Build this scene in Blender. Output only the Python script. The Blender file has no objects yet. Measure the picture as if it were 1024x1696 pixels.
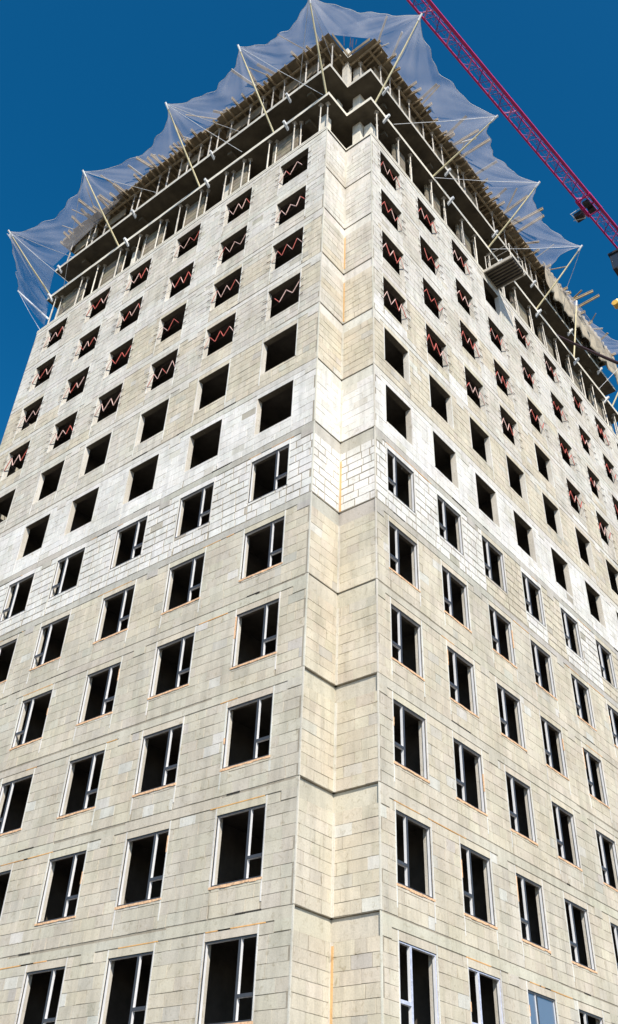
import bpy, math, random
from mathutils import Vector, Matrix
random.seed(7)
R=math.radians
scene=bpy.context.scene
col=scene.collection

# ------------------------------------------------------------------ camera
ZO=6.10                                   # height of the centre of the lowest visible window row
CAM=Vector((13.18141634,-17.34649128,-4.49291106+ZO))
r=Vector((0.78002078,0.62473462,0.03569635)); u=Vector((0.37804443,-0.51593452,0.76869629)); f=Vector((-0.49864816,0.58610427,0.63861709))
cd=bpy.data.cameras.new('camera'); cam=bpy.data.objects.new('camera',cd); col.objects.link(cam)
m=Matrix((r,u,-f)).transposed().to_4x4(); m.translation=CAM; cam.matrix_world=m
cd.sensor_fit='VERTICAL'; cd.sensor_height=36; cd.lens=1539.19/1696*36; cd.shift_y=-74.57/1696; cd.clip_start=0.1; cd.clip_end=3000
scene.camera=cam

# ------------------------------------------------------------------ light
SUN_EL=R(40); sh=Vector((0.775,-0.63,0)).normalized()
sdir=Vector((sh.x*math.cos(SUN_EL),sh.y*math.cos(SUN_EL),math.sin(SUN_EL)))
sd=bpy.data.lights.new('sun','SUN'); sd.energy=4.7; sd.angle=R(0.5); sd.color=(1.0,0.92,0.79)
so=bpy.data.objects.new('sun',sd); col.objects.link(so); so.rotation_euler=sdir.to_track_quat('Z','Y').to_euler()
w=bpy.data.worlds.new('World'); scene.world=w; w.use_nodes=True
nt=w.node_tree; bg=nt.nodes['Background']
sky=nt.nodes.new('ShaderNodeTexSky'); sky.sky_type='NISHITA'; sky.sun_disc=False
sky.sun_elevation=SUN_EL; sky.sun_rotation=math.atan2(sdir.x,sdir.y)
sky.altitude=1200; sky.air_density=1.0; sky.dust_density=2.0; sky.ozone_density=3.0
hs=nt.nodes.new('ShaderNodeHueSaturation'); hs.inputs['Saturation'].default_value=1.31; hs.inputs['Hue'].default_value=0.489; hs.inputs['Value'].default_value=.86
gm=nt.nodes.new('ShaderNodeGamma'); gm.inputs['Gamma'].default_value=1.12; nt.links.new(sky.outputs[0],gm.inputs[0]); nt.links.new(gm.outputs[0],hs.inputs['Color']); nt.links.new(hs.outputs[0],bg.inputs['Color']); bg.inputs['Strength'].default_value=0.125
scene.view_settings.view_transform='Standard'; scene.view_settings.look='None'; scene.view_settings.exposure=0.36; scene.view_settings.gamma=1.0

# ------------------------------------------------------------------ materials
def nodes(name):
    m=bpy.data.materials.new(name); m.use_nodes=True; n=m.node_tree.nodes; l=m.node_tree.links
    return m,n,l,n['Principled BSDF']
def noise(n,l,scale,detail=4,rough=.6,vec=None,dist=0):
    t=n.new('ShaderNodeTexNoise'); t.inputs['Scale'].default_value=scale; t.inputs['Detail'].default_value=detail
    t.inputs['Roughness'].default_value=rough; t.inputs['Distortion'].default_value=dist
    if vec is not None: l.new(vec,t.inputs['Vector'])
    return t
def ramp(n,l,src,stops):
    c=n.new('ShaderNodeValToRGB'); e=c.color_ramp.elements
    e[0].position,e[0].color=stops[0][0],stops[0][1]; e[1].position,e[1].color=stops[1][0],stops[1][1]
    for p,q in stops[2:]:
        x=e.new(p); x.color=q
    l.new(src,c.inputs[0]); return c
def g(v,a=1): return (v,v,v,a)
def mult(n,l,a,b,fac=1.0):
    x=n.new('ShaderNodeMix'); x.data_type='RGBA'; x.blend_type='MULTIPLY'; x.inputs[0].default_value=fac
    l.new(a,x.inputs[6]); l.new(b,x.inputs[7]); return x.outputs[2]
def masonry(name):
    m,n,l,b=nodes(name)
    at=n.new('ShaderNodeAttribute'); at.attribute_name='Col'
    tc=n.new('ShaderNodeTexCoord'); mp=n.new('ShaderNodeMapping'); l.new(tc.outputs['Object'],mp.inputs[0])
    n1=noise(n,l,0.55,5,.6,mp.outputs[0]); c1=ramp(n,l,n1.outputs[0],[(.3,(.84,.83,.80,1)),(.62,(1.04,1.04,1.04,1))])
    mp2=n.new('ShaderNodeMapping'); mp2.inputs['Scale'].default_value=(1,1,.16); l.new(tc.outputs['Object'],mp2.inputs[0])
    n2=noise(n,l,3.2,5,.65,mp2.outputs[0]); c2=ramp(n,l,n2.outputs[0],[(.30,g(.80)),(.56,g(1.03))])
    n3=noise(n,l,26,4,.7,mp.outputs[0]); c3=ramp(n,l,n3.outputs[0],[(.25,g(.86)),(.6,g(1.03))])
    n4=noise(n,l,6,3,.6,mp.outputs[0],1.2); c4=ramp(n,l,n4.outputs[0],[(.57,g(1)),(.74,(.76,.73,.67,1))])
    x=mult(n,l,at.outputs['Color'],c1.outputs[0]); x=mult(n,l,x,c2.outputs[0]); x=mult(n,l,x,c3.outputs[0]); x=mult(n,l,x,c4.outputs[0])
    mp5=n.new('ShaderNodeMapping'); mp5.inputs['Scale'].default_value=(1,1,2.2); l.new(tc.outputs['Object'],mp5.inputs[0])
    n5=noise(n,l,2.1,6,.75,mp5.outputs[0],2.5); c5=ramp(n,l,n5.outputs[0],[(.63,g(0)),(.69,g(.55))])
    sm=n.new('ShaderNodeMix'); sm.data_type='RGBA'; l.new(c5.outputs[0],sm.inputs[0]); l.new(x,sm.inputs[6]); sm.inputs[7].default_value=(.58,.56,.51,1); x=sm.outputs[2]
    l.new(x,b.inputs['Base Color']); b.inputs['Roughness'].default_value=.92; b.inputs['Specular IOR Level'].default_value=.2
    bp=n.new('ShaderNodeBump'); bp.inputs['Strength'].default_value=.55; bp.inputs['Distance'].default_value=.012
    l.new(n3.outputs[0],bp.inputs['Height']); l.new(bp.outputs[0],b.inputs['Normal'])
    return m
def simple(name,c,rough=.7,metal=0,var=.25,scale=5,stretch=None,bump=0):
    m,n,l,b=nodes(name)
    tc=n.new('ShaderNodeTexCoord'); mp=n.new('ShaderNodeMapping'); l.new(tc.outputs['Object'],mp.inputs[0])
    if stretch: mp.inputs['Scale'].default_value=stretch
    t=noise(n,l,scale,5,.65,mp.outputs[0])
    lo=tuple(max(0,x*(1-var)) for x in c)+(1,); hi=tuple(min(1,x*(1+var*.6)) for x in c)+(1,)
    rr=ramp(n,l,t.outputs[0],[(.3,lo),(.7,hi)]); l.new(rr.outputs[0],b.inputs['Base Color'])
    b.inputs['Roughness'].default_value=rough; b.inputs['Metallic'].default_value=metal
    if bump:
        bp=n.new('ShaderNodeBump'); bp.inputs['Strength'].default_value=bump; bp.inputs['Distance'].default_value=.01
        l.new(t.outputs[0],bp.inputs['Height']); l.new(bp.outputs[0],b.inputs['Normal'])
    return m
M={}
M['masonry']=masonry('masonry')
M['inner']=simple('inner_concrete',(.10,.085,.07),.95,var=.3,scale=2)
M['slab']=simple('slab_concrete',(.70,.66,.57),.9,var=.22,scale=2.5,bump=.3)
M['soffit']=simple('soffit_concrete_shaded',(.12,.10,.07),.95,var=.45,scale=1.2,bump=.3)  # much darker than the slab edges: the soffit's shade is put into the colour
M['white_pvc']=simple('white_pvc',(.72,.73,.76),.35,var=.08)
M['grey_pvc']=simple('grey_pvc',(.055,.057,.065),.45,var=.2)
M['film_pvc']=simple('film_pvc',(.55,.58,.72),.35,var=.3,scale=14)
M['foam']=simple('foam',(.78,.50,.30),.95,var=.45,scale=16,bump=.6)
M['timber']=simple('timber',(.40,.31,.19),.8,var=.45,scale=4,bump=.2)
M['ply']=simple('plywood',(.27,.215,.14),.8,var=.5,scale=1.3,bump=.2)
M['steel']=simple('prop_steel',(.50,.47,.42),.55,.15,var=.3,scale=6)
M['pole']=simple('pole_wood',(.74,.66,.42),.6,var=.25,scale=1.5)
M['poletip']=simple('pole_tip',(.80,.82,.84),.5,var=.1)
M['rope']=simple('rope',(.72,.74,.78),.8,var=.15)
M['dark']=simple('dark_steel',(.035,.03,.03),.5,.3,var=.4)
M['maroon']=simple('maroon_steel',(.045,.018,.018),.5,var=.4)
M['red']=simple('red_rod',(.58,.12,.09),.5,var=.35,scale=9)
M['pink']=simple('pink_rod',(.70,.47,.42),.55,var=.3,scale=9)
M['rust']=simple('rust_rod',(.10,.05,.035),.8,var=.4)
M['crane']=simple('crane_paint',(.62,.03,.19),.42,var=.22,scale=1.2)
M['cranepink']=simple('crane_paint_brace',(.72,.27,.55),.42,var=.2,scale=1.2)
M['cranedark']=simple('crane_paint_lacing',(.20,.07,.26),.5,var=.2,scale=1.2)
M['yellow']=simple('yellow_paint',(.75,.45,.08),.45,var=.2)
M['ground']=simple('bare_ground',(.13,.12,.10),.95,var=.35,scale=.3,bump=.5)
def glassm(name,c,rough=.08):
    m,n,l,b=nodes(name); b.inputs['Base Color'].default_value=(*c,1); b.inputs['Roughness'].default_value=rough; b.inputs['Specular IOR Level'].default_value=.7
    return m
M['glass']=glassm('film_glass',(.12,.17,.25),.18)
M['cabglass']=glassm('cab_glass',(.03,.035,.045))
def netmat():
    m,n,l,b=nodes('net_fabric')
    out=n['Material Output']
    tc=n.new('ShaderNodeTexCoord')
    t=noise(n,l,.5,2,.5,tc.outputs['Object'],.6)
    fa=n.new('ShaderNodeAttribute'); fa.attribute_name='fold'
    ad=n.new('ShaderNodeMath'); ad.operation='MULTIPLY_ADD'; l.new(t.outputs[0],ad.inputs[0]); ad.inputs[1].default_value=.25; l.new(fa.outputs['Fac'],ad.inputs[2])
    rr=ramp(n,l,ad.outputs[0],[(.2,g(.11)),(1.0,g(.46))])
    d=n.new('ShaderNodeBsdfDiffuse'); d.inputs[0].default_value=(.60,.59,.60,1)
    tl=n.new('ShaderNodeBsdfTranslucent'); tl.inputs[0].default_value=(.56,.56,.60,1)
    mx=n.new('ShaderNodeMixShader'); mx.inputs[0].default_value=.55; l.new(d.outputs[0],mx.inputs[1]); l.new(tl.outputs[0],mx.inputs[2])
    tr=n.new('ShaderNodeBsdfTransparent'); tr.inputs[0].default_value=(.97,.97,1,1)
    mm=n.new('ShaderNodeMixShader'); l.new(rr.outputs[0],mm.inputs[0]); l.new(tr.outputs[0],mm.inputs[1]); l.new(mx.outputs[0],mm.inputs[2])
    l.new(mm.outputs[0],out.inputs[0]); n.remove(b)
    return m
M['net']=netmat()

# ------------------------------------------------------------------ helpers
class MB:
    def __init__(s): s.v=[]; s.f=[]; s.c=[]; s.mi=[]
    def quad(s,a,b,c,d,colr=(.5,.5,.5),mi=0):
        i=len(s.v); s.v+= [tuple(a),tuple(b),tuple(c),tuple(d)]; s.f.append((i,i+1,i+2,i+3)); s.c.append(colr); s.mi.append(mi)
    def hexa(s,p,colr=(.5,.5,.5),mi=0,skip=()):
        # p: 8 corners, 0-3 bottom ring, 4-7 top ring
        i=len(s.v); s.v+=[tuple(q) for q in p]
        for k,q in enumerate([(0,3,2,1),(4,5,6,7),(0,1,5,4),(1,2,6,5),(2,3,7,6),(3,0,4,7)]):
            if k in skip: continue
            s.f.append(tuple(i+j for j in q)); s.c.append(colr); s.mi.append(mi)
    def box(s,x0,x1,y0,y1,z0,z1,colr=(.5,.5,.5),mi=0):
        s.hexa([(x0,y0,z0),(x1,y0,z0),(x1,y1,z0),(x0,y1,z0),(x0,y0,z1),(x1,y0,z1),(x1,y1,z1),(x0,y1,z1)],colr,mi)
    def bar(s,a,b,w,h=None,mi=0,up=(0,0,1),colr=(.5,.5,.5)):
        a=Vector(a); b=Vector(b); d=(b-a).normalized(); U=Vector(up)
        if abs(d.dot(U))>.98: U=Vector((1,0,0))
        s1=d.cross(U).normalized(); u1=s1.cross(d); h=h or w
        o=[(-w/2,-h/2),(w/2,-h/2),(w/2,h/2),(-w/2,h/2)]
        s.hexa([a+s1*x+u1*y for x,y in o]+[b+s1*x+u1*y for x,y in o],colr,mi)
    def tube(s,pts,rad,n=8,mi=0,colr=(.5,.5,.5),caps=True):
        pts=[Vector(p) for p in pts]; rads=rad if isinstance(rad,(list,tuple)) else [rad]*len(pts)
        base=len(s.v); prev=None
        for k,p in enumerate(pts):
            d=(pts[min(k+1,len(pts)-1)]-pts[max(k-1,0)]).normalized()
            if prev is None:
                U=Vector((0,0,1)) if abs(d.z)<.9 else Vector((1,0,0)); a=d.cross(U).normalized()
            else: a=(prev-d*prev.dot(d)).normalized()
            prev=a; b=d.cross(a)
            for j in range(n):
                t=2*math.pi*j/n; s.v.append(tuple(p+(a*math.cos(t)+b*math.sin(t))*rads[k]))
        for k in range(len(pts)-1):
            for j in range(n):
                s.f.append((base+k*n+j,base+k*n+(j+1)%n,base+(k+1)*n+(j+1)%n,base+(k+1)*n+j)); s.c.append(colr); s.mi.append(mi)
        if caps:
            s.f.append(tuple(base+j for j in range(n))[::-1]); s.c.append(colr); s.mi.append(mi)
            e=base+(len(pts)-1)*n; s.f.append(tuple(e+j for j in range(n))); s.c.append(colr); s.mi.append(mi)
    def build(s,name,mats,parent=None,smooth=False,loc=None):
        me=bpy.data.meshes.new(name)
        v=s.v
        if loc is not None: L=Vector(loc); v=[tuple(Vector(p)-L) for p in v]
        me.from_pydata(v,[],s.f)
        if not isinstance(mats,(list,tuple)): mats=[mats]
        for q in mats: me.materials.append(q)
        me.polygons.foreach_set('material_index',s.mi)
        ca=me.color_attributes.new('Col','FLOAT_COLOR','CORNER')
        d=[]
        for fc,c in zip(s.f,s.c): d+= [c[0],c[1],c[2],1.0]*len(fc)
        ca.data.foreach_set('color',d)
        if smooth: me.polygons.foreach_set('use_smooth',[True]*len(me.polygons))
        me.update()
        o=bpy.data.objects.new(name,me); col.objects.link(o)
        if loc is not None: o.location=loc
        if parent: o.parent=parent
        return o
def tag(o,label=None,cat=None,group=None,kind=None):
    if label: o['label']=label
    if cat: o['category']=cat
    if group: o['group']=group
    if kind: o['kind']=kind
    return o
def empty(name,loc=(0,0,0)):
    o=bpy.data.objects.new(name,None); col.objects.link(o); o.location=loc; o.empty_display_size=.3
    return o

# ------------------------------------------------------------------ ground
gb=MB(); N=24; S=400
for i in range(N):
    for j in range(N):
        x0=-S+2*S*i/N; x1=-S+2*S*(i+1)/N; y0=-S+2*S*j/N; y1=-S+2*S*(j+1)/N
        gb.quad((x0,y0,0),(x1,y0,0),(x1,y1,0),(x0,y1,0))
tag(gb.build('ground',M['ground']),kind='structure')

# ------------------------------------------------------------------ the tower
tower=empty('apartment_tower',(0,0,0))
tag(tower,'tall unfinished apartment block of pale blocks with a notched corner and dark openings','building')
A_=1.43; B_=1.42; XE=-22.25; YE=29.25
XL=[-3.325,-6.761,-10.127,-13.624,-16.733,-20.238]
YR=[2.917,5.968,9.003,12.021,15.282,18.528,21.825,24.887,27.95]
HWL,HWR,HH=.842,.80,.88
NK=13
zc=lambda k: ZO+3*(k-1)               # window centre of storey k (1..12)
zt=lambda k: zc(k)+1.37               # top of the concrete band above storey k
BEI=(.60,.545,.445); BEI2=(.56,.518,.435); WHI=(.73,.715,.69); WH2=(.64,.62,.58); GRY=(.53,.52,.47); PNK=(.60,.565,.505); MORT=(.36,.32,.26)
WT=.24
def zone(fc,k,uu):
    """what kind of block was delivered for this storey / bay"""
    if k<=5: return random.choice([BEI,BEI,BEI,BEI2]) if fc!='L' else random.choice([BEI,BEI2,BEI2])
    if k==6: return WHI if (fc!='R' or uu<7.5 or random.random()<.6) else BEI
    if k==7: return WHI
    if k==8: return BEI if uu>-9 or fc!='L' else PNK
    if k==9: return random.choice([BEI,PNK]) if fc=='L' else random.choice([BEI,PNK,WHI])
    if k==10: return random.choice([WH2,PNK,BEI])
    if k==11: return random.choice([WH2,WH2,PNK])
    return random.choice([PNK,PNK,WH2]) if fc=='L' else random.choice([PNK,WH2,WH2])
def jit(c,a=.05,t=.02):
    q=1+random.uniform(-a,a); return tuple(max(0,min(.85,x*q+random.uniform(-t,t)*.5)) for x in c)
def make_face(fc,o,ud,nd,u0,u1,wins,hw,haunch,over):
    """fc face key, o origin, ud direction along the wall, nd outward; wins: window centres"""
    o=Vector(o); ud=Vector(ud); nd=Vector(nd); mb=MB()
    def P(a,z,d): return o+ud*a+nd*d+Vector((0,0,z))
    flip = ud.cross(Vector((0,0,1))).dot(nd)<0
    def blk(a0,a1,z0,z1,d,colr,dback=-.012,rough=0):
        if a1-a0<.03 or z1-z0<.025: return
        q=[P(a0,z0,dback),P(a1,z0,dback),P(a1,z0,d),P(a0,z0,d),P(a0,z1,dback),P(a1,z1,dback),P(a1,z1,d),P(a0,z1,d)]
        if not flip: q=[q[1],q[0],q[3],q[2],q[5],q[4],q[7],q[6]]
        if rough: q=[p+ud*random.uniform(-rough,rough)+Vector((0,0,random.uniform(-rough,rough))) for p in q]
        mb.hexa(q,colr,0,skip=(2,))
    # backing wall with the openings
    zb0=0.0; ztop=zt(12)-.02
    us=[u0]+[x for c in sorted(wins) for x in (c-hw,c+hw)]+[u1]
    rows=[]
    for k in range(1,13): rows+= [zc(k)-HH,zc(k)+HH]
    zs=[zb0]+rows+[ztop]
    if over:
        bd=-over-.03
        mb.quad(P(u0,zb0,bd),P(u1,zb0,bd),P(u1,ztop,bd),P(u0,ztop,bd),MORT)
        for k in range(0,13):
            blk(u0,u1,(zt(k-1) if k else .2),zc(k)+1.37-.53,-.012,MORT,bd)
    for i in range(len(us)-1 if not over else 0):
        for j in range(len(zs)-1):
            hole=(i%2==1) and (j%2==1)
            a0,a1,z0,z1=us[i],us[i+1],zs[j],zs[j+1]
            if hole:
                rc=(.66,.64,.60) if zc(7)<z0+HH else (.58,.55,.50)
                for (p,q,cc) in (((a0,z0),(a0,z1),rc),((a1,z1),(a1,z0),rc),((a0,z1),(a1,z1),(.13,.11,.085)),((a1,z0),(a0,z0),rc)):  # lintel underside far darker than the jambs: its shade is put into the colour
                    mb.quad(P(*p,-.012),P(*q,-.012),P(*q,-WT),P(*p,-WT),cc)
            else:
                mb.quad(P(a0,z0,-.012),P(a1,z0,-.012),P(a1,z1,-.012),P(a0,z1,-.012),MORT)
                b0,b1=(a0,a1-.2 if i==len(us)-2 else a1) if fc=='L' else (a0+.2 if i==0 else a0,a1)
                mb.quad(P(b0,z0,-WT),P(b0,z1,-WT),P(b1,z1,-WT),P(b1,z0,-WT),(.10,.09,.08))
    for k in range(0,13):
        big=k in (1,2,3)
        oh=over if big else over*.45
        z0=zt(k-1) if k>0 else .35; zbm=zc(k)+1.37-.28; zbd=zc(k)+1.37-.52
        if over: zbm=zbd
        joint=.032 if k==6 else (.012 if k in (1,2,3) else .011)
        if k>=8: joint=.020
        if k==6: joint=.040
        # --- concrete band
        a=u0
        bandc=(.565,.53,.445) if k<=4 else ((.50,.475,.435) if k<=6 else (.65,.625,.58))
        while a<u1-.001:
            L=min(random.uniform(2.2,4.5),u1-a); 
            if u1-(a+L)<.8: L=u1-a
            gap=random.choice([.004,.012,.018,.03,.055]) if not over else .012
            cc=jit(bandc,.05)
            blk(a+.001,a+L-.001,zbm+.008,zt(k)-gap,(-oh if over else .004),cc,-over-.03 if over else -.012)
            a+=L
        if over:
            e0,e1=((u1,u1+oh+.02) if ud.y>.5 else (u0-oh-.02,u0))      # runs on behind the inner corner
            blk(e0,e1,zbm+.008,zt(k)-gap,-oh,cc,-over-.03)
        else:
            g0,g1=((u1-.12,u1) if fc=='L' else (u0,u0+.12))
            blk(g0,g1,zc(k)+1.37-.53,zt(k)-.001,-.0105,jit(bandc,.02),-.035)
        for h in haunch:
            blk(h-.27,h+.27,zbd,zbm+.0075,(.0045),jit(bandc,.04))
        if not over:      # column head by the notch
            if fc=='L': blk(u1-.55,u1,zbd,zbm+.0075,.0045,jit(bandc,.04))
            else: blk(u0,u0+.42,zbd,zbm+.0075,.0045,jit(bandc,.04))
        # foam filled seams under the band
        if k in (1,2,3,4,5,6) and not over:
            for _ in range(9 if k in(1,5,6) else 4):
                a=random.uniform(u0,u1-2); L=random.uniform(.3,1.9)
                if any(h-.3<a+L and a<h+.3 for h in haunch): continue
                blk(a,a+L,zbm-.02,zbm+.007,.009,jit((.68,.38,.15),.15))
        # --- blocks
        cols=[]; ww=[] if k==0 else wins
        us=[u0]+[x for c in sorted(ww) for x in (c-hw,c+hw)]+[u1]
        for i in range(len(us)-1):
            a0,a1=us[i],us[i+1]; isw=i%2==1
            tone=zone(fc,k,(a0+a1)/2)
            top=zbm-(.022 if k<=5 and not over else .01)
            # light render strip beside the openings
            zz=z0+.012; n=0
            lim=(zc(k)-HH) if isw else top
            while zz<lim-.04:
                z1=min(zz+.305,lim); 
                if lim-z1<.07: z1=lim
                off=.3*(n%2)+random.uniform(-.06,.06); a=a0-off
                if random.random()<.12: tone=zone(fc,k,(a0+a1)/2) if k!=7 else tone
                while a<a1-.005:
                    b=a+random.choice([.6,.6,.6,.6,.6,.45,.33])
                    if a1-b<.1: b=a1
                    x0=max(a,a0); x1=min(b,a1)
                    cc=jit(tone,.06,.015)
                    q=random.random()
                    if q<.03 and k not in (6,7): cc=jit((.53,.50,.44),.08)
                    elif q<.012: cc=jit((.45,.42,.36),.06)
                    elif q<.06 and k!=6: cc=jit((.64,.62,.57),.04)
                    ztp=z1
                    skip=False
                    hh=[h for h in haunch if h-.27<x1 and x0<h+.27]
                    if not over and fc=='L' and x1>u1-.55: hh.append(u1-.275)
                    if not over and fc=='R' and x0<u0+.42: hh.append(u0+.15)
                    dj=random.uniform(-.003,.004)
                    if k in (7,11) and random.random()<.55:   # smeared joints
                        jx=.004; jz=.012
                    else: jx=joint; jz=joint
                    if random.random()<.35 and k!=6: jx=.002
                    elif k!=6: jx*=random.uniform(.7,1.8)
                    jz*=random.choice([.5,.9,1,1.2,1.5])
                    zt1=z1-jz/2
                    if hh and zt1>zbd-.012:
                        h=hh[0]; l0,l1=(h-.27,h+.27)
                        if not over and fc=='L' and h>u1-.5: l0,l1=u1-.55,u1
                        if not over and fc=='R' and h<u0+.5: l0,l1=u0,u0+.42
                        for (p0,p1,zq) in ((x0,min(x1,l0),zt1),(max(x0,l0),min(x1,l1),zbd-.012),(max(x0,l1),x1,zt1)):
                            if p1-p0>.04: blk(p0+jx/2,p1-jx/2,zz+jz/2,zq,dj,cc,rough=.005)
                    else:
                        blk(x0+jx/2,x1-jx/2,zz+jz/2,zt1,dj,cc,rough=.005)
                    a=b
                zz=z1; n+=1
            if isw:   # lintel: smooth piece from jamb to jamb, slightly proud render strips each side
                blk(a0-.0,a1+.0,zc(k)+HH,zbm-(.02 if k<=5 else .006),.003,jit(tone if k>5 else BEI,.04))
                rc=(.70,.69,.66)
                blk(a0-.045,a0-.001,zc(k)-HH-(.55 if random.random()<.6 else 0),zbm-.012,.006,jit(rc,.04))
                blk(a1+.001,a1+.045,zc(k)-HH-(.55 if random.random()<.6 else 0),zbm-.012,.006,jit(rc,.04))
                if k>=9:      # pins of the lattice guards sticking onto the wall
                    pass
        # little dark breaks and foam blobs
    if not over:
        for _ in range(26):
            k=random.randint(1,9); a=random.uniform(u0+.5,u1-1.6); L=random.uniform(.2,1.1)
            blk(a,a+L,zt(k)-.01,zt(k)+random.uniform(.02,.04),.0055,(.05,.045,.04))
    # corner beads
    return mb
hL=[-8.44,-15.2]; hR=[7.49,13.65,20.2,26.4]
mbL=make_face('L',(0,0,0),(1,0,0),(0,-1,0),XE,-A_,XL,HWL,hL,0)
mbR=make_face('R',(0,0,0),(0,1,0),(1,0,0),B_,YE,YR,HWR,hR,0)
mbA=make_face('N',(-A_,0,0),(0,1,0),(1,0,0),0,B_,[],0,[],.07)
mbB=make_face('N',(0,B_,0),(1,0,0),(0,-1,0),-A_,0,[],0,[],.07)
bead=(.63,.605,.54)
for k in range(0,13):
    z0=zt(k-1)+.01 if k else .3; z1=zt(k)-.53
    mbL.box(-A_-.035,-A_+.008,-.009,.03,z0,zt(k)-.02,jit(bead,.03))
    mbR.box(-.03,.009,B_-.008,B_+.035,z0,zt(k)-.02,jit(bead,.03))
    for mm_,bx in ((mbA,(-A_-.01,-A_+.014,B_-.05,B_-.005)),(mbB,(-A_+.016,-A_+.055,B_-.014,B_+.01))):
        mm_.box(bx[0],bx[1],bx[2],bx[3],z0,z1,jit(bead,.03))
    if k in (1,6,9,10):
        mbB.box(-A_+.016,-A_+.075,B_-.022,B_,z0+random.uniform(0,.6),z1-random.uniform(0,.5),(.70,.45,.22))
mbL.build('wall',M['masonry'],tower); mbR.build('wall',M['masonry'],tower)
mbA.build('wall',M['masonry'],tower); mbB.build('wall',M['masonry'],tower)
# back and end walls close the block
eb=MB(); zt12=zt(12)-.02
eb.quad((XE,0,0),(XE,YE,0),(XE,YE,zt12),(XE,0,zt12),(.5,.48,.42)); eb.quad((XE,YE,0),(0,YE,0),(0,YE,zt12),(XE,YE,zt12),(.5,.48,.42))
eb.build('end_wall',M['masonry'],tower)

# slabs --------------------------------------------------------------
def slab(z0,z1,out,name='floor_slab',mats=None,inset=WT):
    """footprint with the notched corner; out > 0 overhangs the wall face"""
    e=out
    ring=[(XE-e,-e),(-A_+e,-e),(-A_+e,B_-e),(e,B_-e),(e,YE+e),(XE-e,YE+e)]
    mb=MB()
    i=len(mb.v); mb.v+=[(x,y,z0) for x,y in ring]+[(x,y,z1) for x,y in ring]
    n=6
    mb.f.append(tuple(range(n))[::-1]); mb.c.append((.5,)*3); mb.mi.append(1)
    mb.f.append(tuple(range(n,2*n))); mb.c.append((.5,)*3); mb.mi.append(1)
    for j in range(n):
        mb.f.append((j,(j+1)%n,n+(j+1)%n,n+j)); mb.c.append((.5,)*3); mb.mi.append(0)
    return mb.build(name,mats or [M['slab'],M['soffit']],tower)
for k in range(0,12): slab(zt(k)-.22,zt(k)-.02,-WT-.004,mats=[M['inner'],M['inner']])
slab(zt(12)-.018,zt(12)+.10,.02)
Z13=37.5+ZO; Z14=40.12+ZO; Z15=43.0+ZO
s13=slab(Z13-.24,Z13,.06); s14=slab(Z14-.24,Z14,.10)
# inner partitions and core in the walled storeys (dark rooms)
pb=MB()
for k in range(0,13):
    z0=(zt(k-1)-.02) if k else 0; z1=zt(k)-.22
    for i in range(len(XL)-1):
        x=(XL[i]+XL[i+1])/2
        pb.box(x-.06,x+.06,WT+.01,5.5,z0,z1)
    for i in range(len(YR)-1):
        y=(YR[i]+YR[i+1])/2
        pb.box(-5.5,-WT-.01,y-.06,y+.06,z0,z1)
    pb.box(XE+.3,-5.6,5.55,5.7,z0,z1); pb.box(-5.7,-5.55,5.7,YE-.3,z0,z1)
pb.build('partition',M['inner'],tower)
# beams under the open slabs (parts, seen as dark ribs)
for z,nm in ((Z13,'a'),(Z14,'b')):
    for x in (-20.2,-15.3,-8.44,-3.0):
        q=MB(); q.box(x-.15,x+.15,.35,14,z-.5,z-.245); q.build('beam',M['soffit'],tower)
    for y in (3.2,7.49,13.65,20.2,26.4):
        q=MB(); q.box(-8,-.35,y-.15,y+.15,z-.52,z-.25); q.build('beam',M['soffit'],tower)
# concrete columns of the open storeys
def column(x,y,z0,z1,w=.4):
    q=MB(); q.box(x-w/2,x+w/2,y-w/2,y+w/2,z0,z1); q.build('column',M['slab'],tower)
for x in (-21.7,-15.3,-8.44,-2.2):
    column(x,.75,zt(12)+.10,Z13-.5); column(x,1.6,Z13,Z14-.5)
for y in (2.4,7.49,13.65,20.2,26.4,28.8):
    column(-.75,y,zt(12)+.10,Z13-.52); column(-1.7,y,Z13,Z14-.52)
column(-1.25,2.2,Z13,Z15+.25,.45); column(-1.25,2.2,zt(12)+.10,Z13-.24,.45)
column(-1.62,1.62,Z14,Z15+1.35,.34)
# block partitions set back in the open storey: every other bay, with visible courses
q=MB()
def courses(a,b,z0,z1):
    a=Vector(a); b=Vector(b); L=(b-a).length; d=(b-a)/L; n=Vector((d.y,-d.x,0))
    z=z0; k=0
    while z<z1-.1:
        t=-.3*(k%2)
        while t<L-.05:
            t0=max(0,t)+.01; t1=min(L,t+.6)-.01
            if t1-t0>.05:
                p=a+d*t0; r_=a+d*t1; e=n*.12; top=min(z+.28,z1)
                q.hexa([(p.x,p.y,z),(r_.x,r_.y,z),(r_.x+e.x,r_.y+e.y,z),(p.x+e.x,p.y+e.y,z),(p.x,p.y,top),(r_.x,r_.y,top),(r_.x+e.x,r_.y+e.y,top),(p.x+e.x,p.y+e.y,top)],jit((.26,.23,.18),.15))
            t+=.6
        z+=.31; k+=1
zA=zt(12)+.10; zB=Z13-.24
for x0,x1 in ((-21.3,-19.3),(-17.9,-16.1),(-14.5,-12.9),(-11.3,-9.9),(-8.1,-6.9),(-5.2,-3.6)): q=MB(); courses((x0,.52,0),(x1,.52,0),zA,zB); q.build('block_partition',M['masonry'],tower)
for y0,y1 in ((3.9,4.9),(6.8,8.1),(9.8,11.1),(15.5,17.3),(18.8,20.4),(22.3,24),(25.4,27.2)): q=MB(); courses((-.52,y0,0),(-.52,y1,0),zA,zB); q.build('block_partition',M['masonry'],tower)
q=MB()
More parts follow.
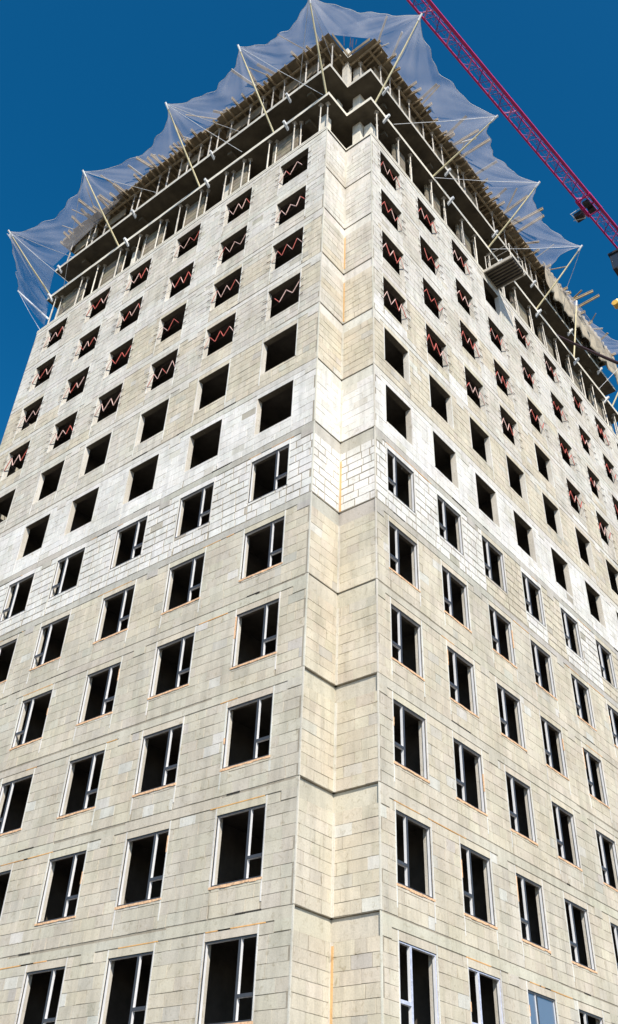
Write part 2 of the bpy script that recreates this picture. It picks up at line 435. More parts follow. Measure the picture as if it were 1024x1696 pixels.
q.box(-21.5,-3,4.6,4.75,zA,zB); q.box(-4.75,-4.6,4.8,YE-.5,zA,zB); q.box(-21.5,-3,5.2,5.35,Z13,Z14-.25); q.box(-5.35,-5.2,5.4,YE-.5,Z13,Z14-.25)
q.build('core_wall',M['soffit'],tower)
# white cantilever brackets under the slab edges
for z in (Z13,Z14):
    for x in (-21.9,-15.4,-9.3,-4.0):
        q=MB(); q.hexa([(x-.05,-.28,z-.22),(x+.05,-.28,z-.22),(x+.05,0.1,z-.52),(x-.05,0.1,z-.52),(x-.05,-.28,z-.10),(x+.05,-.28,z-.10),(x+.05,.1,z-.13),(x-.05,.1,z-.13)]); q.build('bracket',M['poletip'],tower)
    for y in (2.6,8.4,13.4,17.9,22.7,26.9):
        q=MB(); q.hexa([(-.1,y-.05,z-.52),(.28,y-.05,z-.22),(.28,y+.05,z-.22),(-.1,y+.05,z-.52),(-.1,y-.05,z-.13),(.28,y-.05,z-.10),(.28,y+.05,z-.10),(-.1,y+.05,z-.13)]); q.build('bracket',M['poletip'],tower)
# thin upstand rail below the open storey
q=MB(); q.box(XE,-A_,-.03,.05,zt(12)+.104,zt(12)+.20); q.box(-.05,.03,B_,YE,zt(12)+.104,zt(12)+.20); q.build('edge_beam',M['slab'],tower)

# windows --------------------------------------------------------------
def local(fc,c,k):
    """returns a function mapping (across, up, out) in window space to world"""
    z=zc(k)
    if fc=='L': return lambda a,b,d: Vector((c+a,-d,z+b))
    return lambda a,b,d: Vector((d,c+a,z+b))
def lbox(mb,T,a0,a1,b0,b1,d0,d1,mi=0):
    mb.hexa([T(a0,b0,d0),T(a1,b0,d0),T(a1,b0,d1),T(a0,b0,d1),T(a0,b1,d0),T(a1,b1,d0),T(a1,b1,d1),T(a0,b1,d1)],(.5,)*3,mi)
def member(mb,T,a0,a1,b0,b1,dep=(-.10,-.03)):
    lbox(mb,T,a0,a1,b0,b1,dep[0],dep[1],0)
    lbox(mb,T,a0+.002,a1-.002,b0+.002,b1-.002,dep[1]+.0005,dep[1]+.012,1)
windows={}
def window(fc,c,k,side,film=False,glazed=False):
    hw=(HWL if fc=='L' else HWR)-.008; T=local(fc,c,k); H=HH-.008; fw=.034
    mats=[M['white_pvc'],M['film_pvc'] if film else M['grey_pvc']]
    f_=MB()
    member(f_,T,-hw,-hw+fw,-H,H); member(f_,T,hw-fw,hw,-H,H); member(f_,T,-hw+fw+.0006,hw-fw-.0006,H-fw,H); member(f_,T,-hw+fw+.0006,hw-fw-.0006,-H,-H+fw)
    o=f_.build('window',mats,tower)
    s=1 if side>0 else -1
    mu=s*hw*.36
    q=MB(); member(q,T,mu-.036,mu+.036,-H+fw+.001,H-fw-.001,(-.105,-.028)); q.build('mullion',mats,o)
    tz=-H+.52*1.0
    a0,a1=(mu+.0366,hw-fw-.0006) if s>0 else (-hw+fw+.0006,mu-.0366)
    q=MB(); member(q,T,a0,a1,tz-.04,tz+.04); q.build('transom',mats,o)
    if k<=5:
        q=MB(); blob=None
        n=9; w=2*hw+.10
        for i in range(n):
            x0=-hw-.05+w*i/n; x1=-hw-.05+w*(i+1)/n
            lbox(q,T,x0,x1,-HH-.05-random.uniform(0,.02),-HH-.002,-.03,.010+random.uniform(0,.012))
        if random.random()<.5:
            sx=random.choice([-1,1]); y=random.uniform(-.3,.3); blob=MB(); lbox(blob,T,sx*(hw+.01)-.02,sx*(hw+.01)+.02,y,y+random.uniform(.15,.8),-.02,.012)
        q.build('sill_foam',M['foam'],o)
        if blob: blob.build('jamb_foam',M['foam'],o)
    if glazed:
        q=MB(); lbox(q,T,-hw+fw+.0006,mu-.0366,-H+fw,H-fw,-.07,-.06); lbox(q,T,mu+.0366,hw-fw-.0006,-H+fw,H-fw,-.0705,-.06)
        p=q.build('pane',M['glass'],o)
        o['label']='window already glazed and covered with pale blue film'
    return o
for i,x in enumerate(XL):
    for k in range(1,7):
        if (i==5 and k<5) or (i==4 and k<2): continue
        window('L',x,k,1 if i<3 else -1)
for i,y in enumerate(YR):
    for k in range(1,7):
        if i>6 or (i>5 and k<4) or (i==4 and k==1 and False): continue
        window('R',y,k,-1,film=(k==1 and i<2),glazed=(k==1 and i==2))
# lattice guards: zigzag of red and white painted rod across the openings
def lattice(fc,c,k,var):
    T=local(fc,c,k); hw=(HWL if fc=='L' else HWR)
    rnd=random.Random(int(abs(c)*100)*13+k*7+(5 if fc=='L' else 0))
    q=MB(); d=.02
    n=rnd.choice([5,6,6]); y0=-.28+rnd.uniform(-.08,.08); amp=.54+rnd.uniform(-.06,.05)
    pts=[]
    tilt=rnd.uniform(-.08,.16); rr_=rnd.choice([.015,.018,.021]); skip_=rnd.choice([-1,-1,-1,-1,-1,0,n-1])
    for j in range(n+1):
        a=-hw*.98+2*hw*.98*j/n+ (rnd.uniform(-.05,.05) if 0<j<n else 0)
        b=y0+(amp if j%2 else 0)+tilt*a+rnd.uniform(-.05,.05); pts.append((a,b))
    for j in range(n):
        (a0,b0),(a1,b1)=pts[j],pts[j+1]
        mi=0 if rnd.random()<(.35 if fc=='L' else .6) else 1
        if j==skip_: continue
        q.tube([T(a0,b0,-d),T(a1,b1,-d+.01)],rr_,6,mi)
    for b in (y0-.03,y0+amp+.02):
        q.tube([T(-hw-.10,b-tilt*hw,.022),T(hw+.10,b+tilt*hw,.022)],.006,5,2)
    for s in (-1,1):        # end ladder of pins fixed to the wall beside the opening
        for b in (-.6,-.15,.3): q.tube([T(s*(hw-.03),b,.03),T(s*(hw+.22),b+.03,.04)],.012,5,2)
    o=q.build('safety_lattice',[M['red'],M['pink'],M['rust']],tower)
    o['label']='zigzag guard of red and white rod across the opening'
for i,x in enumerate(XL):
    for k in range(9,13): lattice('L',x,k,0)
for i,y in enumerate(YR[:8]):
    for k in range(9,13):
        if (i,k) in ((3,12),(4,9)): 
            continue
        if (i==0 and k==9) or k>9 or i>=1: lattice('R',y,k,0)

ONES=['first','second','third','fourth','fifth','sixth','seventh','eighth','ninth','tenth','eleventh','twelfth','thirteenth','fourteenth','fifteenth','sixteenth','seventeenth','eighteenth','nineteenth']
TENS={2:'twent',3:'thirt',4:'fort',5:'fift',6:'sixt',7:'sevent'}
def nth(i):
    n=i+1
    if n<20: return ONES[n-1]
    t,o=divmod(n,10)
    return TENS[t]+('ieth' if o==0 else 'y-'+ONES[o-1])
# ------------------------------------------------------------------ shoring props
def prop_mesh(h):
    q=MB(); q.tube([(0,0,.01),(0,0,h*.6)],.045,8); q.tube([(0,0,h*.6),(0,0,h)],.032,8); q.box(-.09,.09,-.09,.09,0,.012); q.box(-.1,.1,-.1,.1,h-.012,h)
    q.tube([(-.08,0,h*.6),(.08,0,h*.6)],.018,6)
    return q.build('shoring_prop',M['steel'])
def place_props(h,pts,label,group):
    first=prop_mesh(h)
    for i,p in enumerate(pts):
        o=first if i==0 else first.copy()
        if i: col.objects.link(o)
        o.location=p; o.rotation_euler=(random.uniform(-.012,.012),random.uniform(-.012,.012),random.uniform(0,3))
        tag(o,label(i),'prop',group)
h13=Z13-.24-(zt(12)+.104)
ptsL=[]; 
for x in (-21.6,-19.3,-17.9,-16.05,-14.5,-12.9,-11.4,-9.9,-8.1,-6.9,-5.2,-3.6,-2.0):
    ptsL+=[(x,.12,zt(12)+.10+.0),(x+.28,.32,zt(12)+.10)]
ptsR=[]
for y in (2.1,3.85,4.95,6.8,8.05,9.8,11.05,12.6,13.9,15.5,17.2,18.8,20.4,22.0,23.6,25.2,26.8,28.5):
    ptsR+=[(-.12,y,zt(12)+.10),(-.32,y+.25,zt(12)+.10)]
place_props(h13,ptsL,lambda i:('front' if i%2==0 else 'rear')+' steel prop of the %s pair from the left end, first open floor'%nth(i//2),'props on the first open floor, left')
place_props(h13,ptsR,lambda i:('front' if i%2==0 else 'rear')+' steel prop of the %s pair right of the corner, first open floor'%nth(i//2),'props on the first open floor, right')
h15=Z15-.36-Z14-.004
ptsL=[(x+random.uniform(-.12,.12),random.choice([.12,.2,.9]),Z14) for x in [XE+.5+.78*i for i in range(27)]]
ptsR=[(random.choice([-.12,-.2,-.9]),y+random.uniform(-.12,.12),Z14) for y in [1.9+.8*i for i in range(34)]]
place_props(h15,ptsL,lambda i:'steel prop under the top formwork, %s from the left end'%nth(i),'props under the formwork, left')
place_props(h15,ptsR,lambda i:'steel prop under the top formwork, %s to the right of the corner'%nth(i),'props under the formwork, right')

# ------------------------------------------------------------------ formwork deck on top
deck=empty('formwork_deck',(0,0,Z15)); tag(deck,'plywood formwork deck on timber joists topping the block, its ragged edge all around','formwork')
def deckbox(mb,*a): mb.box(*a)
q=MB(); 
def dpanel(x0,x1,y0,y1,z0,z1): q.box(x0,x1,y0,y1,z0-Z15,z1-Z15)
e=.30
yy=[-e]; x=XE-e
# plywood panels laid edge to edge, outer edges uneven
x=XE-e
while x<-A_-.1:
    x1=min(x+1.22,-A_+.1); j=random.uniform(-.08,.12); dpanel(x+.004,x1-.004,-e+j,2.4,Z15-.10+random.uniform(-.01,.01),Z15-.075+random.uniform(0,.01)); x=x1
y=B_-.1
while y<YE+e:
    y1=min(y+1.22,YE+e); j=random.uniform(-.08,.12); dpanel(-2.4,e+j,y+.004,y1-.004,Z15-.10+random.uniform(-.01,.01),Z15-.075+random.uniform(0,.01)); y=y1
dpanel(XE-e,-2.404,2.404,YE+e,Z15-.1,Z15-.08); dpanel(-2.4,-A_+.1,B_-.1-.004-1.0,B_-.104,Z15-.135,Z15-.112)
q.build('plywood',M['ply'],deck)
# primary timbers parallel to the edges
q=MB()
for y in (.16,.9,1.9): q.box(XE-.2,-A_-.05 if y<1 else -A_-.6,y-.05,y+.05,Z15-.36-Z15,Z15-.215-Z15)
q.build('joist',M['timber'],deck)
q=MB()
for x in (-.16,-.9,-1.9): q.box(x-.05,x+.05,B_+.2,YE+.2,-.36,-.215)
q.build('joist',M['timber'],deck)
# edge boards (vertical shutter of the new slab)
q=MB(); x=XE-e
while x<-A_:
    x1=min(x+random.uniform(1.5,3),-A_+.02); q.box(x+.01,x1-.01,-.16,-.13,-.07,.20+random.uniform(-.04,.05)); x=x1
y=B_
while y<YE+e:
    y1=min(y+random.uniform(1.5,3),YE+e); q.box(.13,.16,y+.01,y1-.01,-.07,.20+random.uniform(-.04,.05)); y=y1
q.box(-A_+.13,-A_+.16,-.1,B_-.1,-.07,.22); q.box(-A_+.2,.1,B_-.16,B_-.13,-.07,.22)
q.build('edge_board',M['ply'],deck)
# drop panels of formwork between the props (vertical shutters of the beams)
for (x0,x1) in ((-21.8,-19.7),(-18.9,-17.2),(-12.6,-10.8),(-9,-6.1),(-5.2,-2.2)): q=MB(); q.box(x0,x1,.42,.46,-1.05-random.uniform(0,.3),-.37); q.build('beam_shutter',M['ply'],deck)
for (y0,y1) in ((2.4,6.8),(8.0,12.6),(18.2,22.8),(23.5,28.6)): q=MB(); q.box(-.46,-.42,y0,y1,-1.1-random.uniform(0,.3),-.37); q.build('beam_shutter',M['ply'],deck)
# secondary timbers crossing the edge: each one is its own thing
def joist_mesh(L):
    q=MB(); q.box(-.04,.04,-L/2,L/2,-.10,-.06); q.box(-.014,.014,-L/2,L/2,-.06,.06); q.box(-.04,.04,-L/2,L/2,.06,.10); return q
cnt={}
jm=joist_mesh(2.6).build('formwork_beam',M['timber']); first=True
def put_joist(x,y,z,rot,label,group,pitch=0):
    global first
    o=jm if first else jm.copy()
    if not first: col.objects.link(o)
    first=False; cnt[group]=cnt.get(group,-1)+1; label=label%nth(cnt[group])
    o.location=(x,y,z); o.rotation_euler=(pitch,0,rot); tag(o,label,'beam',group)
x=XE-.2
while x<-A_-.1:
    put_joist(x,1.3-e-random.choice([.0,.15,.25,.35,.5,.8]),Z15-.208+.0,random.uniform(-.14,.14),'formwork beam end poking over the left roof edge, %s from the left','timber beam ends along the left edge'); x+=random.uniform(.25,.6)
y=B_+.2
while y<YE+.2:
    put_joist(-1.3+e+random.choice([.0,.1,.15,.25,.5]),y,Z15-.208,R(90)+random.uniform(-.14,.14),'formwork beam end poking over the right roof edge, %s from the corner','timber beam ends along the right edge'); y+=random.uniform(.25,.6)
# longer boards that reach far out
for (x,yq,z) in ((-19.3,-.9,Z15+.02),(-14.2,-.75,Z15+.02),(-11.6,-.8,Z15+.02),(-6.2,-.6,Z15+.02)):
    put_joist(x,yq+.6,z-.0,random.uniform(-.25,.25),'long timber lying across the left roof edge, %s from the left','long timbers on the left roof edge',.05)
for (y,xq) in ((9.0,1.1),(9.9,1.3),(14.6,1.2),(15.7,1.5),(16.3,1.3),(23.2,1.1),(23.9,1.25)):
    put_joist(xq-.5,y,Z15+.04,R(90)+random.uniform(-.1,.1),'long timber reaching out over the right roof edge, %s from the corner','long timbers on the right roof edge',-.05)
for side,n_,grp in (('left',18,'loose planks on the left roof edge'),('right',20,'loose planks on the right roof edge')):
    for i in range(n_):
        q=MB(); L=random.uniform(1.2,3.0); w_=random.choice([.05,.1,.15]); q.box(-w_/2,w_/2,-L/2,L/2,-.02,.02)
        o=q.build('plank',random.choice([M['timber'],M['timber'],M['ply'],M['steel']]))
        if side=='left': o.location=(XE+.6+20*(i+random.random())/n_,random.uniform(-.7,.2),Z15+.10+random.uniform(0,.5)); o.rotation_euler=(random.uniform(-.25,.45),random.uniform(-.3,.3),random.uniform(-.7,.7))
        else: o.location=(random.uniform(-.2,.6),B_+.4+27*(i+random.random())/n_,Z15+.10+random.uniform(0,.5)); o.rotation_euler=(random.uniform(-.45,.25),random.uniform(-.3,.3),R(90)+random.uniform(-.7,.7))
        tag(o,'loose plank jutting off the %s roof edge, %s from the %s'%(side,nth(i),'left end' if side=='left' else 'corner'),'plank',grp)
# corner clutter: two long timbers sticking up at the notch
for a,b,lb in (((-1.0,2.6,Z15+.1),(1.25,1.2,Z15+1.0),'upper of the two long timbers sticking out over the corner'),((-.9,3.6,Z15+.05),(1.5,2.2,Z15+.6),'lower of the two long timbers sticking out over the corner')):
    q=MB(); q.bar(a,b,.09,.12); tag(q.build('timber',M['steel'],loc=a),lb,'beam')
q=MB()
for i in range(16):
    a=(random.uniform(-2.6,-.6),random.uniform(.2,2.6),Z15-.1); q.tube([a,(a[0]+random.uniform(-.1,.1),a[1]+random.uniform(-.1,.1),Z15+random.uniform(.5,1.3))],.014,5)
tag(q.build('starter_bars',M['rust']),'cluster of rusty reinforcement bars standing at the roof corner','rebar')

# grey-beige sheeting hung over the right end of the formwork storey
vs=[];fs=[];nu=40;nv=8
for i in range(nu+1):
    y=19.2+(YE+.3-19.2)*i/nu
    for j in range(nv+1):
        t=j/nv; z=Z15+.05-(Z15+.05-Z14+.05)*t*(1-.12*math.sin(i*.9)**2)
        vs.append((.46+.10*math.sin(i*1.3)*t+.07*math.sin(i*2.9+j)+.05*t,y+.05*math.sin(j*1.7+i),z))
for i in range(nu):
    for j in range(nv):
        a=i*(nv+1)+j; fs.append((a,a+nv+1,a+nv+2,a+1))
me=bpy.data.meshes.new('sheeting'); me.from_pydata(vs,[],fs); me.materials.append(simple('sheeting_cloth',(.40,.35,.27),.85,var=.4,scale=2,stretch=(1,1,.3),bump=.3)); me.polygons.foreach_set('use_smooth',[True]*len(fs))
o=bpy.data.objects.new('sheeting',me); col.objects.link(o); so2=o.modifiers.new('thick','SOLIDIFY'); so2.thickness=.01
tag(o,'beige grey sheeting hung over the right end of the top formwork','sheeting')
# ------------------------------------------------------------------ loading platform on the right face
pl=empty('loading_platform',(.8,12.1,zt(12)+.12)); tag(pl,'steel loading platform with ribbed underside jutting from the right side below the open floor','platform')
q=MB(); q.box(-.85,.82,-.66,.66,.0,.05); q.build('deck_plate',M['dark'],pl)
for i in range(7):
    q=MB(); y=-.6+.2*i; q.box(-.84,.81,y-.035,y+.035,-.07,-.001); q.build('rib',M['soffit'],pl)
for s in (-1,1):
    q=MB(); q.box(-1.3,.86,s*.70-.03,s*.70+.03,-.10,.08); q.build('side_beam',M['steel'],pl)
q=MB()
for s in (-.7,.7):
    q.tube([(.8,s,.08),(.8,s,1.1)],.022,6); q.tube([(-.6,s,.08),(-.6,s,1.1)],.022,6); q.tube([(-.6,s,1.08),(.8,s,1.08)],.02,6); q.tube([(-.6,s,.6),(.8,s,.6)],.016,6)
q.tube([(.8,-.7,1.08),(.8,.7,1.08)],.02,6)
q.build('railing',M['steel'],pl)

# ------------------------------------------------------------------ nets and poles
tipsL=[('L',(-22.05,-.02,Z13),(-22.03,-3.71,39.72+ZO)),('L',(-16.16,-.02,Z13),(-16.16,-3.38,40.68+ZO)),('L',(-9.92,-.02,Z13),(-9.92,-3.20,41.3+ZO)),
       ('L',(-4.85,-.02,Z13),(-5.0,-3.0,41.75+ZO)),('C',(-1.55,-.02,Z13),(-.39,-3.0,40.9+ZO))]
tipsR=[('R',(.02,1.75,Z13),(3.2,1.24,41.52+ZO)),('R',(.02,6.81,Z13),(3.92,6.81,39.16+ZO)),('R',(.02,12.36,Z13),(3.5,12.36,40.47+ZO)),
       ('R',(.02,17.82,Z13),(3.38,17.82,40.72+ZO)),('R',(.02,22.6,Z13),(.92,22.6,42.04+ZO)),('R',(.02,28.0,Z13),(2.6,28.0,41.6+ZO))]
labs=['net pole at far left end of the open floor','second net pole from the left end','third net pole from the left end','net pole just left of the corner','tallest net pole at the notched corner',
      'net pole just right of the corner','second net pole right of the corner','third net pole right of the corner, by the platform','net pole right of the platform','short steep yellow net pole near the right end','last net pole at the right end']
tips=[]
for (s,b,t),lb in zip(tipsL+tipsR,labs):
    b=Vector(b); t=Vector(t); tips.append((b,t))
    q=MB(); mid=b.lerp(t,.5); sag=Vector((0,0,-.05))
    q.tube([b,mid+sag,t],[.05,.045,.035],8,0)
    o=q.build('net_pole',M['pole'],loc=tuple(b)); tag(o,lb+', leaning outward','pole','poles holding out the safety net')
    q=MB(); q.tube([t-(t-b).normalized()*.35,t+(t-b).normalized()*.08],.055,8); p=q.build('tip_bracket',M['poletip'],o,loc=(0,0,0)); 
    for vv in p.data.vertices: vv.co-=b
# pole on the end wall
b=Vector((-22.2,.38,35.93+ZO)); t=Vector((-25.6,-.43,40.16+ZO))
q=MB(); q.tube([b,t],[.06,.045],8); o=q.build('net_pole',M['poletip'],loc=tuple(b)); tag(o,'white net pole leaning out left, the lowest one at the end wall','pole','poles holding out the safety net')
T0=t
def grid_net(name,inner,outer,sag,label,nu=64,nv=28,wr=.14,seed=1,down=.25):
    """inner/outer: functions s->point (0..1); fabric drawn between them, scalloped outer edge, folds fanning out from the pole tips"""
    rn=random.Random(seed); ph=[rn.uniform(0,6.28) for _ in range(8)]
    vs=[]; fs=[]; fold=[]
    A=outer(0); B=outer(1); Lb=max(.5,(A-B).length)
    ax=(B-A).normalized()
    for i in range(nu+1):
        s=i/nu; I=inner(s); O=outer(s); c=4*s*(1-s)
        O=O+(I-O)*(sag*c**.75)+Vector((0,0,-down*c))+(I-O)*(.035*math.sin(s*17+ph[6])+.02*math.sin(s*37+ph[7]))*c
        for j in range(nv+1):
            t=j/nv; p=I.lerp(O,t)
            out=(O-I).normalized()
            fa=0; 
            for (tp,sg) in ((A,1),(B,-1)):
                d=p-tp; ang=math.atan2(d.dot(out),d.dot(ax)*sg+1e-6); w=math.exp(-(d.length/(Lb*.55))**2)
                fa+=w*(math.sin(ang*13+ph[0]+sg)+.7*math.sin(ang*24+ph[1]*sg)+.5*math.sin(ang*41+ph[2]))
            soft=math.sin(s*11+ph[3]+2*t)*.5+.35*math.sin(s*23+ph[4]-3*t)+.3*math.sin(t*8+5*s+ph[5])
            env=math.sin(math.pi*min(1,t))**.6
            p=p+Vector((0,0,1))*(env*(fa*.06+soft*.12)-.35*math.sin(math.pi*t)*(.5+.5*c))
            vs.append(tuple(p)); 
            near=max(math.exp(-((p-A).length/1.1)**2),math.exp(-((p-B).length/1.1)**2))
            fold.append(.45+.15*fa+.16*soft+.5*near)
    for i in range(nu):
        for j in range(nv):
            a=i*(nv+1)+j; fs.append((a,a+nv+1,a+nv+2,a+1))
    me=bpy.data.meshes.new(name); me.from_pydata(vs,[],fs); me.materials.append(M['net']); me.polygons.foreach_set('use_smooth',[True]*len(fs))
    at=me.attributes.new('fold','FLOAT','POINT'); at.data.foreach_set('value',fold)
    o=bpy.data.objects.new(name,me); col.objects.link(o)
    tag(o,label,'net','sheets of safety net around the top floors')
    q=MB(); ring=[vs[i*(nv+1)+nv] for i in range(0,nu+1,2)]; q.tube(ring,.012,5); q.build('edge_rope',M['rope'],o)
    return o
zi=Z15+.28
def lerpf(a,b): a=Vector(a); b=Vector(b); return lambda s: a.lerp(b,s)
T=[t for b,t in tips]
nets=[((XE-.05,-.35,Z14+.0),(-16.2,-.02,zi),T[0],T[1],.30,'white safety net sheet at the far left end of the top floors'),
((-16.2,-.02,zi),(-9.9,-.02,zi),T[1],T[2],.46,'safety net sheet between the second and third poles from the left'),
((-9.9,-.02,zi),(-5.0,-.02,zi),T[2],T[3],.34,'safety net sheet between the third and fourth poles from the left'),
((-5.0,-.02,zi),(-1.5,-.02,zi+.2),T[3],T[4],.28,'safety net sheet just left of the corner pole'),
((-1.5,-.02,zi+.2),(.1,1.5,zi+.2),T[4],T[5],.12,'safety net sheet stretched across the notched corner'),
((.1,1.5,zi+.2),(.05,6.8,zi),T[5],T[6],.30,'safety net sheet just right of the corner, under the crane jib'),
((.05,6.8,zi),(.05,12.4,zi),T[6],T[7],.36,'safety net sheet between the second and third poles right of the corner'),
((.05,12.4,zi),(.05,17.9,zi),T[7],T[8],.32,'safety net sheet above the loading platform'),
((.05,17.9,zi),(.05,22.6,zi),T[8],T[9],.75,'narrow drooping net sheet left of the short yellow pole'),
((.05,22.6,zi),(.05,YE,zi),T[9],T[10],.45,'safety net sheet at the right end of the top floors')]
for i,(a,b,ta,tb,sg,lb) in enumerate(nets):
    grid_net('safety_net',lerpf(a,b),lerpf(ta,tb),sg,lb,seed=i+3)
grid_net('safety_net',lerpf((-22.3,.1,Z13-.3),(-22.3,.3,35.4+ZO)),lerpf(T[0],T0),.12,'curtain of net hanging between the two end poles at far left',seed=40,wr=.1)
grid_net('safety_net',lerpf((-22.3,-.2,Z14),(-22.3,-.05,Z13)),lerpf(T[0]+Vector((0,.1,0)),T[0]+Vector((0,.1,-.2))),.0,'triangle of net behind the far left end pole',seed=41,wr=.06)
# guy ropes
for i,(a,b) in enumerate([(T[0],(-20.4,0,Z13)),(T[0],(-20.8,-.1,Z14)),(T[1],(-13.5,-.1,Z14)),(T[1],(-20.9,0,Z13)),(T[2],(-7.3,0,Z14)),(T[2],(-6.8,-.2,Z13)),(T[3],(-1.7,-.1,Z13)),(T[4],(-2.3,1.6,Z15+.1)),(T[4],(-3.4,0,Z14)),
    (T[5],(.1,3.4,Z15)),(T[6],(.1,3.2,Z13)),(T[7],(.06,6.9,Z13)),(T[8],(.06,12.5,Z13)),(T[8],(.4,22.3,Z15)),(T[10],(.06,26,Z13)),(T0,(-22.3,.5,34.6+ZO))]):
    q=MB(); q.tube([a,Vector(a).lerp(Vector(b),.5)+Vector((0,0,-.08)),b],.014,5)
    names=['leaning rope at far left, nearer the wall end','upper rope at far left','rope right of the second pole from the left','long rope left of the second pole from the left','upper rope right of the third pole from the left','lower rope right of the third pole from the left',
    'rope from the pole left of the corner down to the slab','rope from the corner pole down to the roof deck','rope from the corner pole back to the left slab','rope from the first pole right of the corner to the deck','rope from the second right hand pole back towards the corner',
    'rope from the third right hand pole back to the second','rope from the pole right of the platform back to the third','thin rope dropping from the pole right of the platform','rope at the last right hand pole','rope under the far left end pole']
    tag(q.build('guy_rope',M['rope'],loc=tuple(b)),'thin pale '+names[i],'rope','guy ropes of the net poles')

# ------------------------------------------------------------------ dark hose line
q=MB(); a=Vector((-.3,20.0,37.75+ZO)); d=Vector((1.96,4.65,.2))
pts=[a+d*t+Vector((0,0,-.25*math.sin(min(1,t/1.3)*math.pi)*.35)) for t in [i*.12 for i in range(16)]]
q.tube(pts,[.07+.004*i for i in range(16)],10)
tag(q.build('concrete_pipe',M['maroon'],smooth=True,loc=tuple(a)),'dark maroon pipe reaching out to the right from the open floor','pipe')

# ------------------------------------------------------------------ tower crane
H=75+ZO
p0=Vector((-4.9,-1.0,H)); p1=Vector((-.76,45.47,H)); jd=(p1-p0).normalized(); js=Vector((jd.y,-jd.x,0))
root=p0+jd*(p1-p0).length+jd*5.5
crane=empty('tower_crane',(root.x,root.y,0)); tag(crane,'magenta tower crane whose lattice jib crosses the sky above the right side','crane')
def build_c(mb,name,mat,parent=None,smooth=False):
    par=parent or crane
    o=mb.build(name,mat,par); L=Vector((root.x,root.y,0))
    for vv in o.data.vertices: vv.co-=L
    return o
W=.62; HT=1.0
L=(root-p0).length; nb=int(L/1.35)
q=MB()
def J(t,s,h): return p0+jd*t+js*s+Vector((0,0,h))
for s in (-W,W): q.bar(J(0,s,0),J(L,s,0),.27 if s>0 else .16,.16)
q.bar(J(0,0,HT),J(L,0,HT),.11,.11)
jib=build_c(q,'jib',M['crane'])
q=MB(); q2=MB(); nb=int(L/3.0)
for i in range(nb):
    t0=L*i/nb; t1=L*(i+1)/nb; tm=(t0+t1)/2
    q=MB(); q.bar(J(t0+.9,-W,0),J(t0,W,0),.13,.07); build_c(q,'lattice_brace',M['cranepink'],jib)
    q2.bar(J(tm+.9,-W,0),J(tm,W,0),.07)
    q2.bar(J(t0+.9,-W,0),J(tm,W,0),.04); q2.bar(J(tm+.9,-W,0),J(t1,W,0),.04)
    for s in (-W,W):
        q2.bar(J(t0,s,0),J(tm,0,HT),.05); q2.bar(J(tm,0,HT),J(t1,s,0),.05)
    if i%4==1: q=MB(); q.bar(J(t0+.2,-W,-.04),J(t0+.9,W,-.04),.10,.06); build_c(q,'lattice_brace',M['cranepink'],jib)
for s in (-.22,.22): q2.bar(J(0,s,.12),J(L,s,.12),.03)
for i in range(int(L/.5)): q2.bar(J(.5*i,-.24,.14),J(.5*i,.24,.14),.03)
build_c(q2,'walkway',M['cranedark'],jib)
# walkway mesh strip inside the jib
# trolley
tt=(Vector((-1.65,40.3,H))-p0).dot(jd)
q=MB()
for s in (-W-.12,W+.12): q.bar(J(tt-1.2,s,-.12),J(tt+1.2,s,-.12),.14,.22)
for t in (-1.1,0,1.1): q.bar(J(tt+t,-W-.1,-.2),J(tt+t,W+.1,-.2),.12)
for t in (-.9,.9):
    for s in (-W,W): q.tube([J(tt+t,s-.08,-.02),J(tt+t,s+.08,-.02)],.2,10)
trl=build_c(q,'trolley',M['crane'])
q=MB(); q.tube([J(tt-.5,-.3,-.45),J(tt-.5,.3,-.45)],.3,12); q.tube([J(tt+.5,-.3,-.45),J(tt+.5,.3,-.45)],.3,12); q.bar(J(tt-.8,0,-.32),J(tt+.8,0,-.32),.6,.12); build_c(q,'sheave',M['dark'],trl)
q=MB(); q.hexa([J(tt-.1,-W-1.05,-.8),J(tt+.7,-W-1.05,-.8),J(tt+.7,-W-.25,-.8),J(tt-.1,-W-.25,-.8),J(tt-.1,-W-1.05,-.2),J(tt+.7,-W-1.05,-.2),J(tt+.7,-W-.25,-.2),J(tt-.1,-W-.25,-.2)]); 
build_c(q,'winch_box',M['dark'],trl)
q=MB()
for s in (-1.25,-.25): q.bar(J(tt-.25,-W+s,-.15),J(tt+.95,-W+s,-.15),.06)
for t in (-.25,.95): q.bar(J(tt+t,-W-1.3,-.15),J(tt+t,-W-.2,-.15),.06)
q.bar(J(tt+.1,-W-1.28,-.84),J(tt+.6,-W-.2,-.84),.05)
build_c(q,'service_cage',M['poletip'],trl)
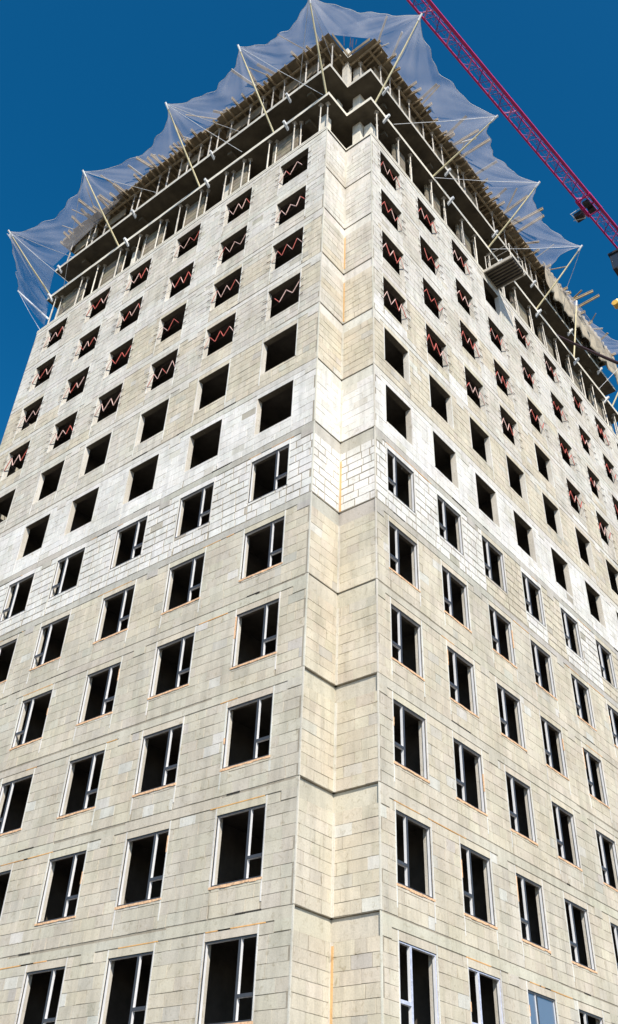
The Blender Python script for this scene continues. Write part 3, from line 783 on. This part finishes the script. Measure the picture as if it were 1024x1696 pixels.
# mast
q=MB(); hm=.9
mc=root+jd*2.2
for sx in (-hm,hm):
    for sy in (-hm,hm): q.bar((mc.x+sx,mc.y+sy,0),(mc.x+sx,mc.y+sy,H+.6),.18)
mast=build_c(q,'mast',M['crane'])
q=MB(); nz=44
for i in range(nz):
    z0=(H)*i/nz; z1=H*(i+1)/nz
    for a,b in (((-hm,-hm),(hm,-hm)),((hm,-hm),(hm,hm)),((hm,hm),(-hm,hm)),((-hm,hm),(-hm,-hm))):
        q.bar((mc.x+a[0],mc.y+a[1],z0),(mc.x+b[0],mc.y+b[1],z0),.09)
        if i%2: a,b=b,a
        q.bar((mc.x+a[0],mc.y+a[1],z0),(mc.x+b[0],mc.y+b[1],z1),.08)
build_c(q,'lattice_brace',M['cranepink'],mast)
# counter jib
c0=mc; q=MB()
for s in (-.9,.9): q.bar(c0+js*s,c0+jd*14+js*s,.25,.3)
for i in range(8): q.bar(c0+jd*(i*2)-js*.9,c0+jd*(i*2)+js*.9,.12)
cj=build_c(q,'counter_jib',M['crane'])
q=MB(); a=c0+jd*12; 
for i in range(4): q.bar(a+jd*(i*.55)+Vector((0,0,-2)),a+jd*(i*.55)+Vector((0,0,.4)),2.2,.45)
build_c(q,'counterweight',M['slab'],cj)
# cab, seen from below at the right edge
cab=Vector((-.95,46.9,71.0+ZO)); q=MB()
def cb(x0,x1,y0,y1,z0,z1): q.box(cab.x+x0,cab.x+x1,cab.y+y0,cab.y+y1,cab.z+z0,cab.z+z1)
cb(-1.0,1.3,-1.1,1.6,0,.14); cb(-1.1,1.4,-1.2,1.7,2.2,2.45)
for x in (-1.0,1.2):
    for y in (-1.1,1.5): cb(x,x+.1,y,y+.1,.141,2.199)
cb(-.6,-.45,-1.1,1.6,-.2,-.001); cb(.6,.75,-1.1,1.6,-.2,-.001); 
cabo=build_c(q,'cab',M['dark'])
q=MB(); cb(-.96,1.26,-1.06,-1.03,.15,2.19); cb(-.96,-.93,-1.0,1.5,.15,2.19); cb(1.22,1.25,-1.0,1.5,.15,2.19)
build_c(q,'cab_window',M['cabglass'],cabo)
q=MB(); yc=Vector((-2.5,46.9,67.2+ZO))
q.bar(yc+Vector((-.35,0,.5)),yc+Vector((.6,.6,-.6)),.6,.5); q.tube([yc+Vector((-.3,-.35,.1)),yc+Vector((-.3,.35,.1))],.32,12)
q.bar(yc+Vector((.5,.5,-.5)),yc+Vector((2.2,2.0,-.2)),.2,.2)
build_c(q,'motor_bracket',M['yellow'])
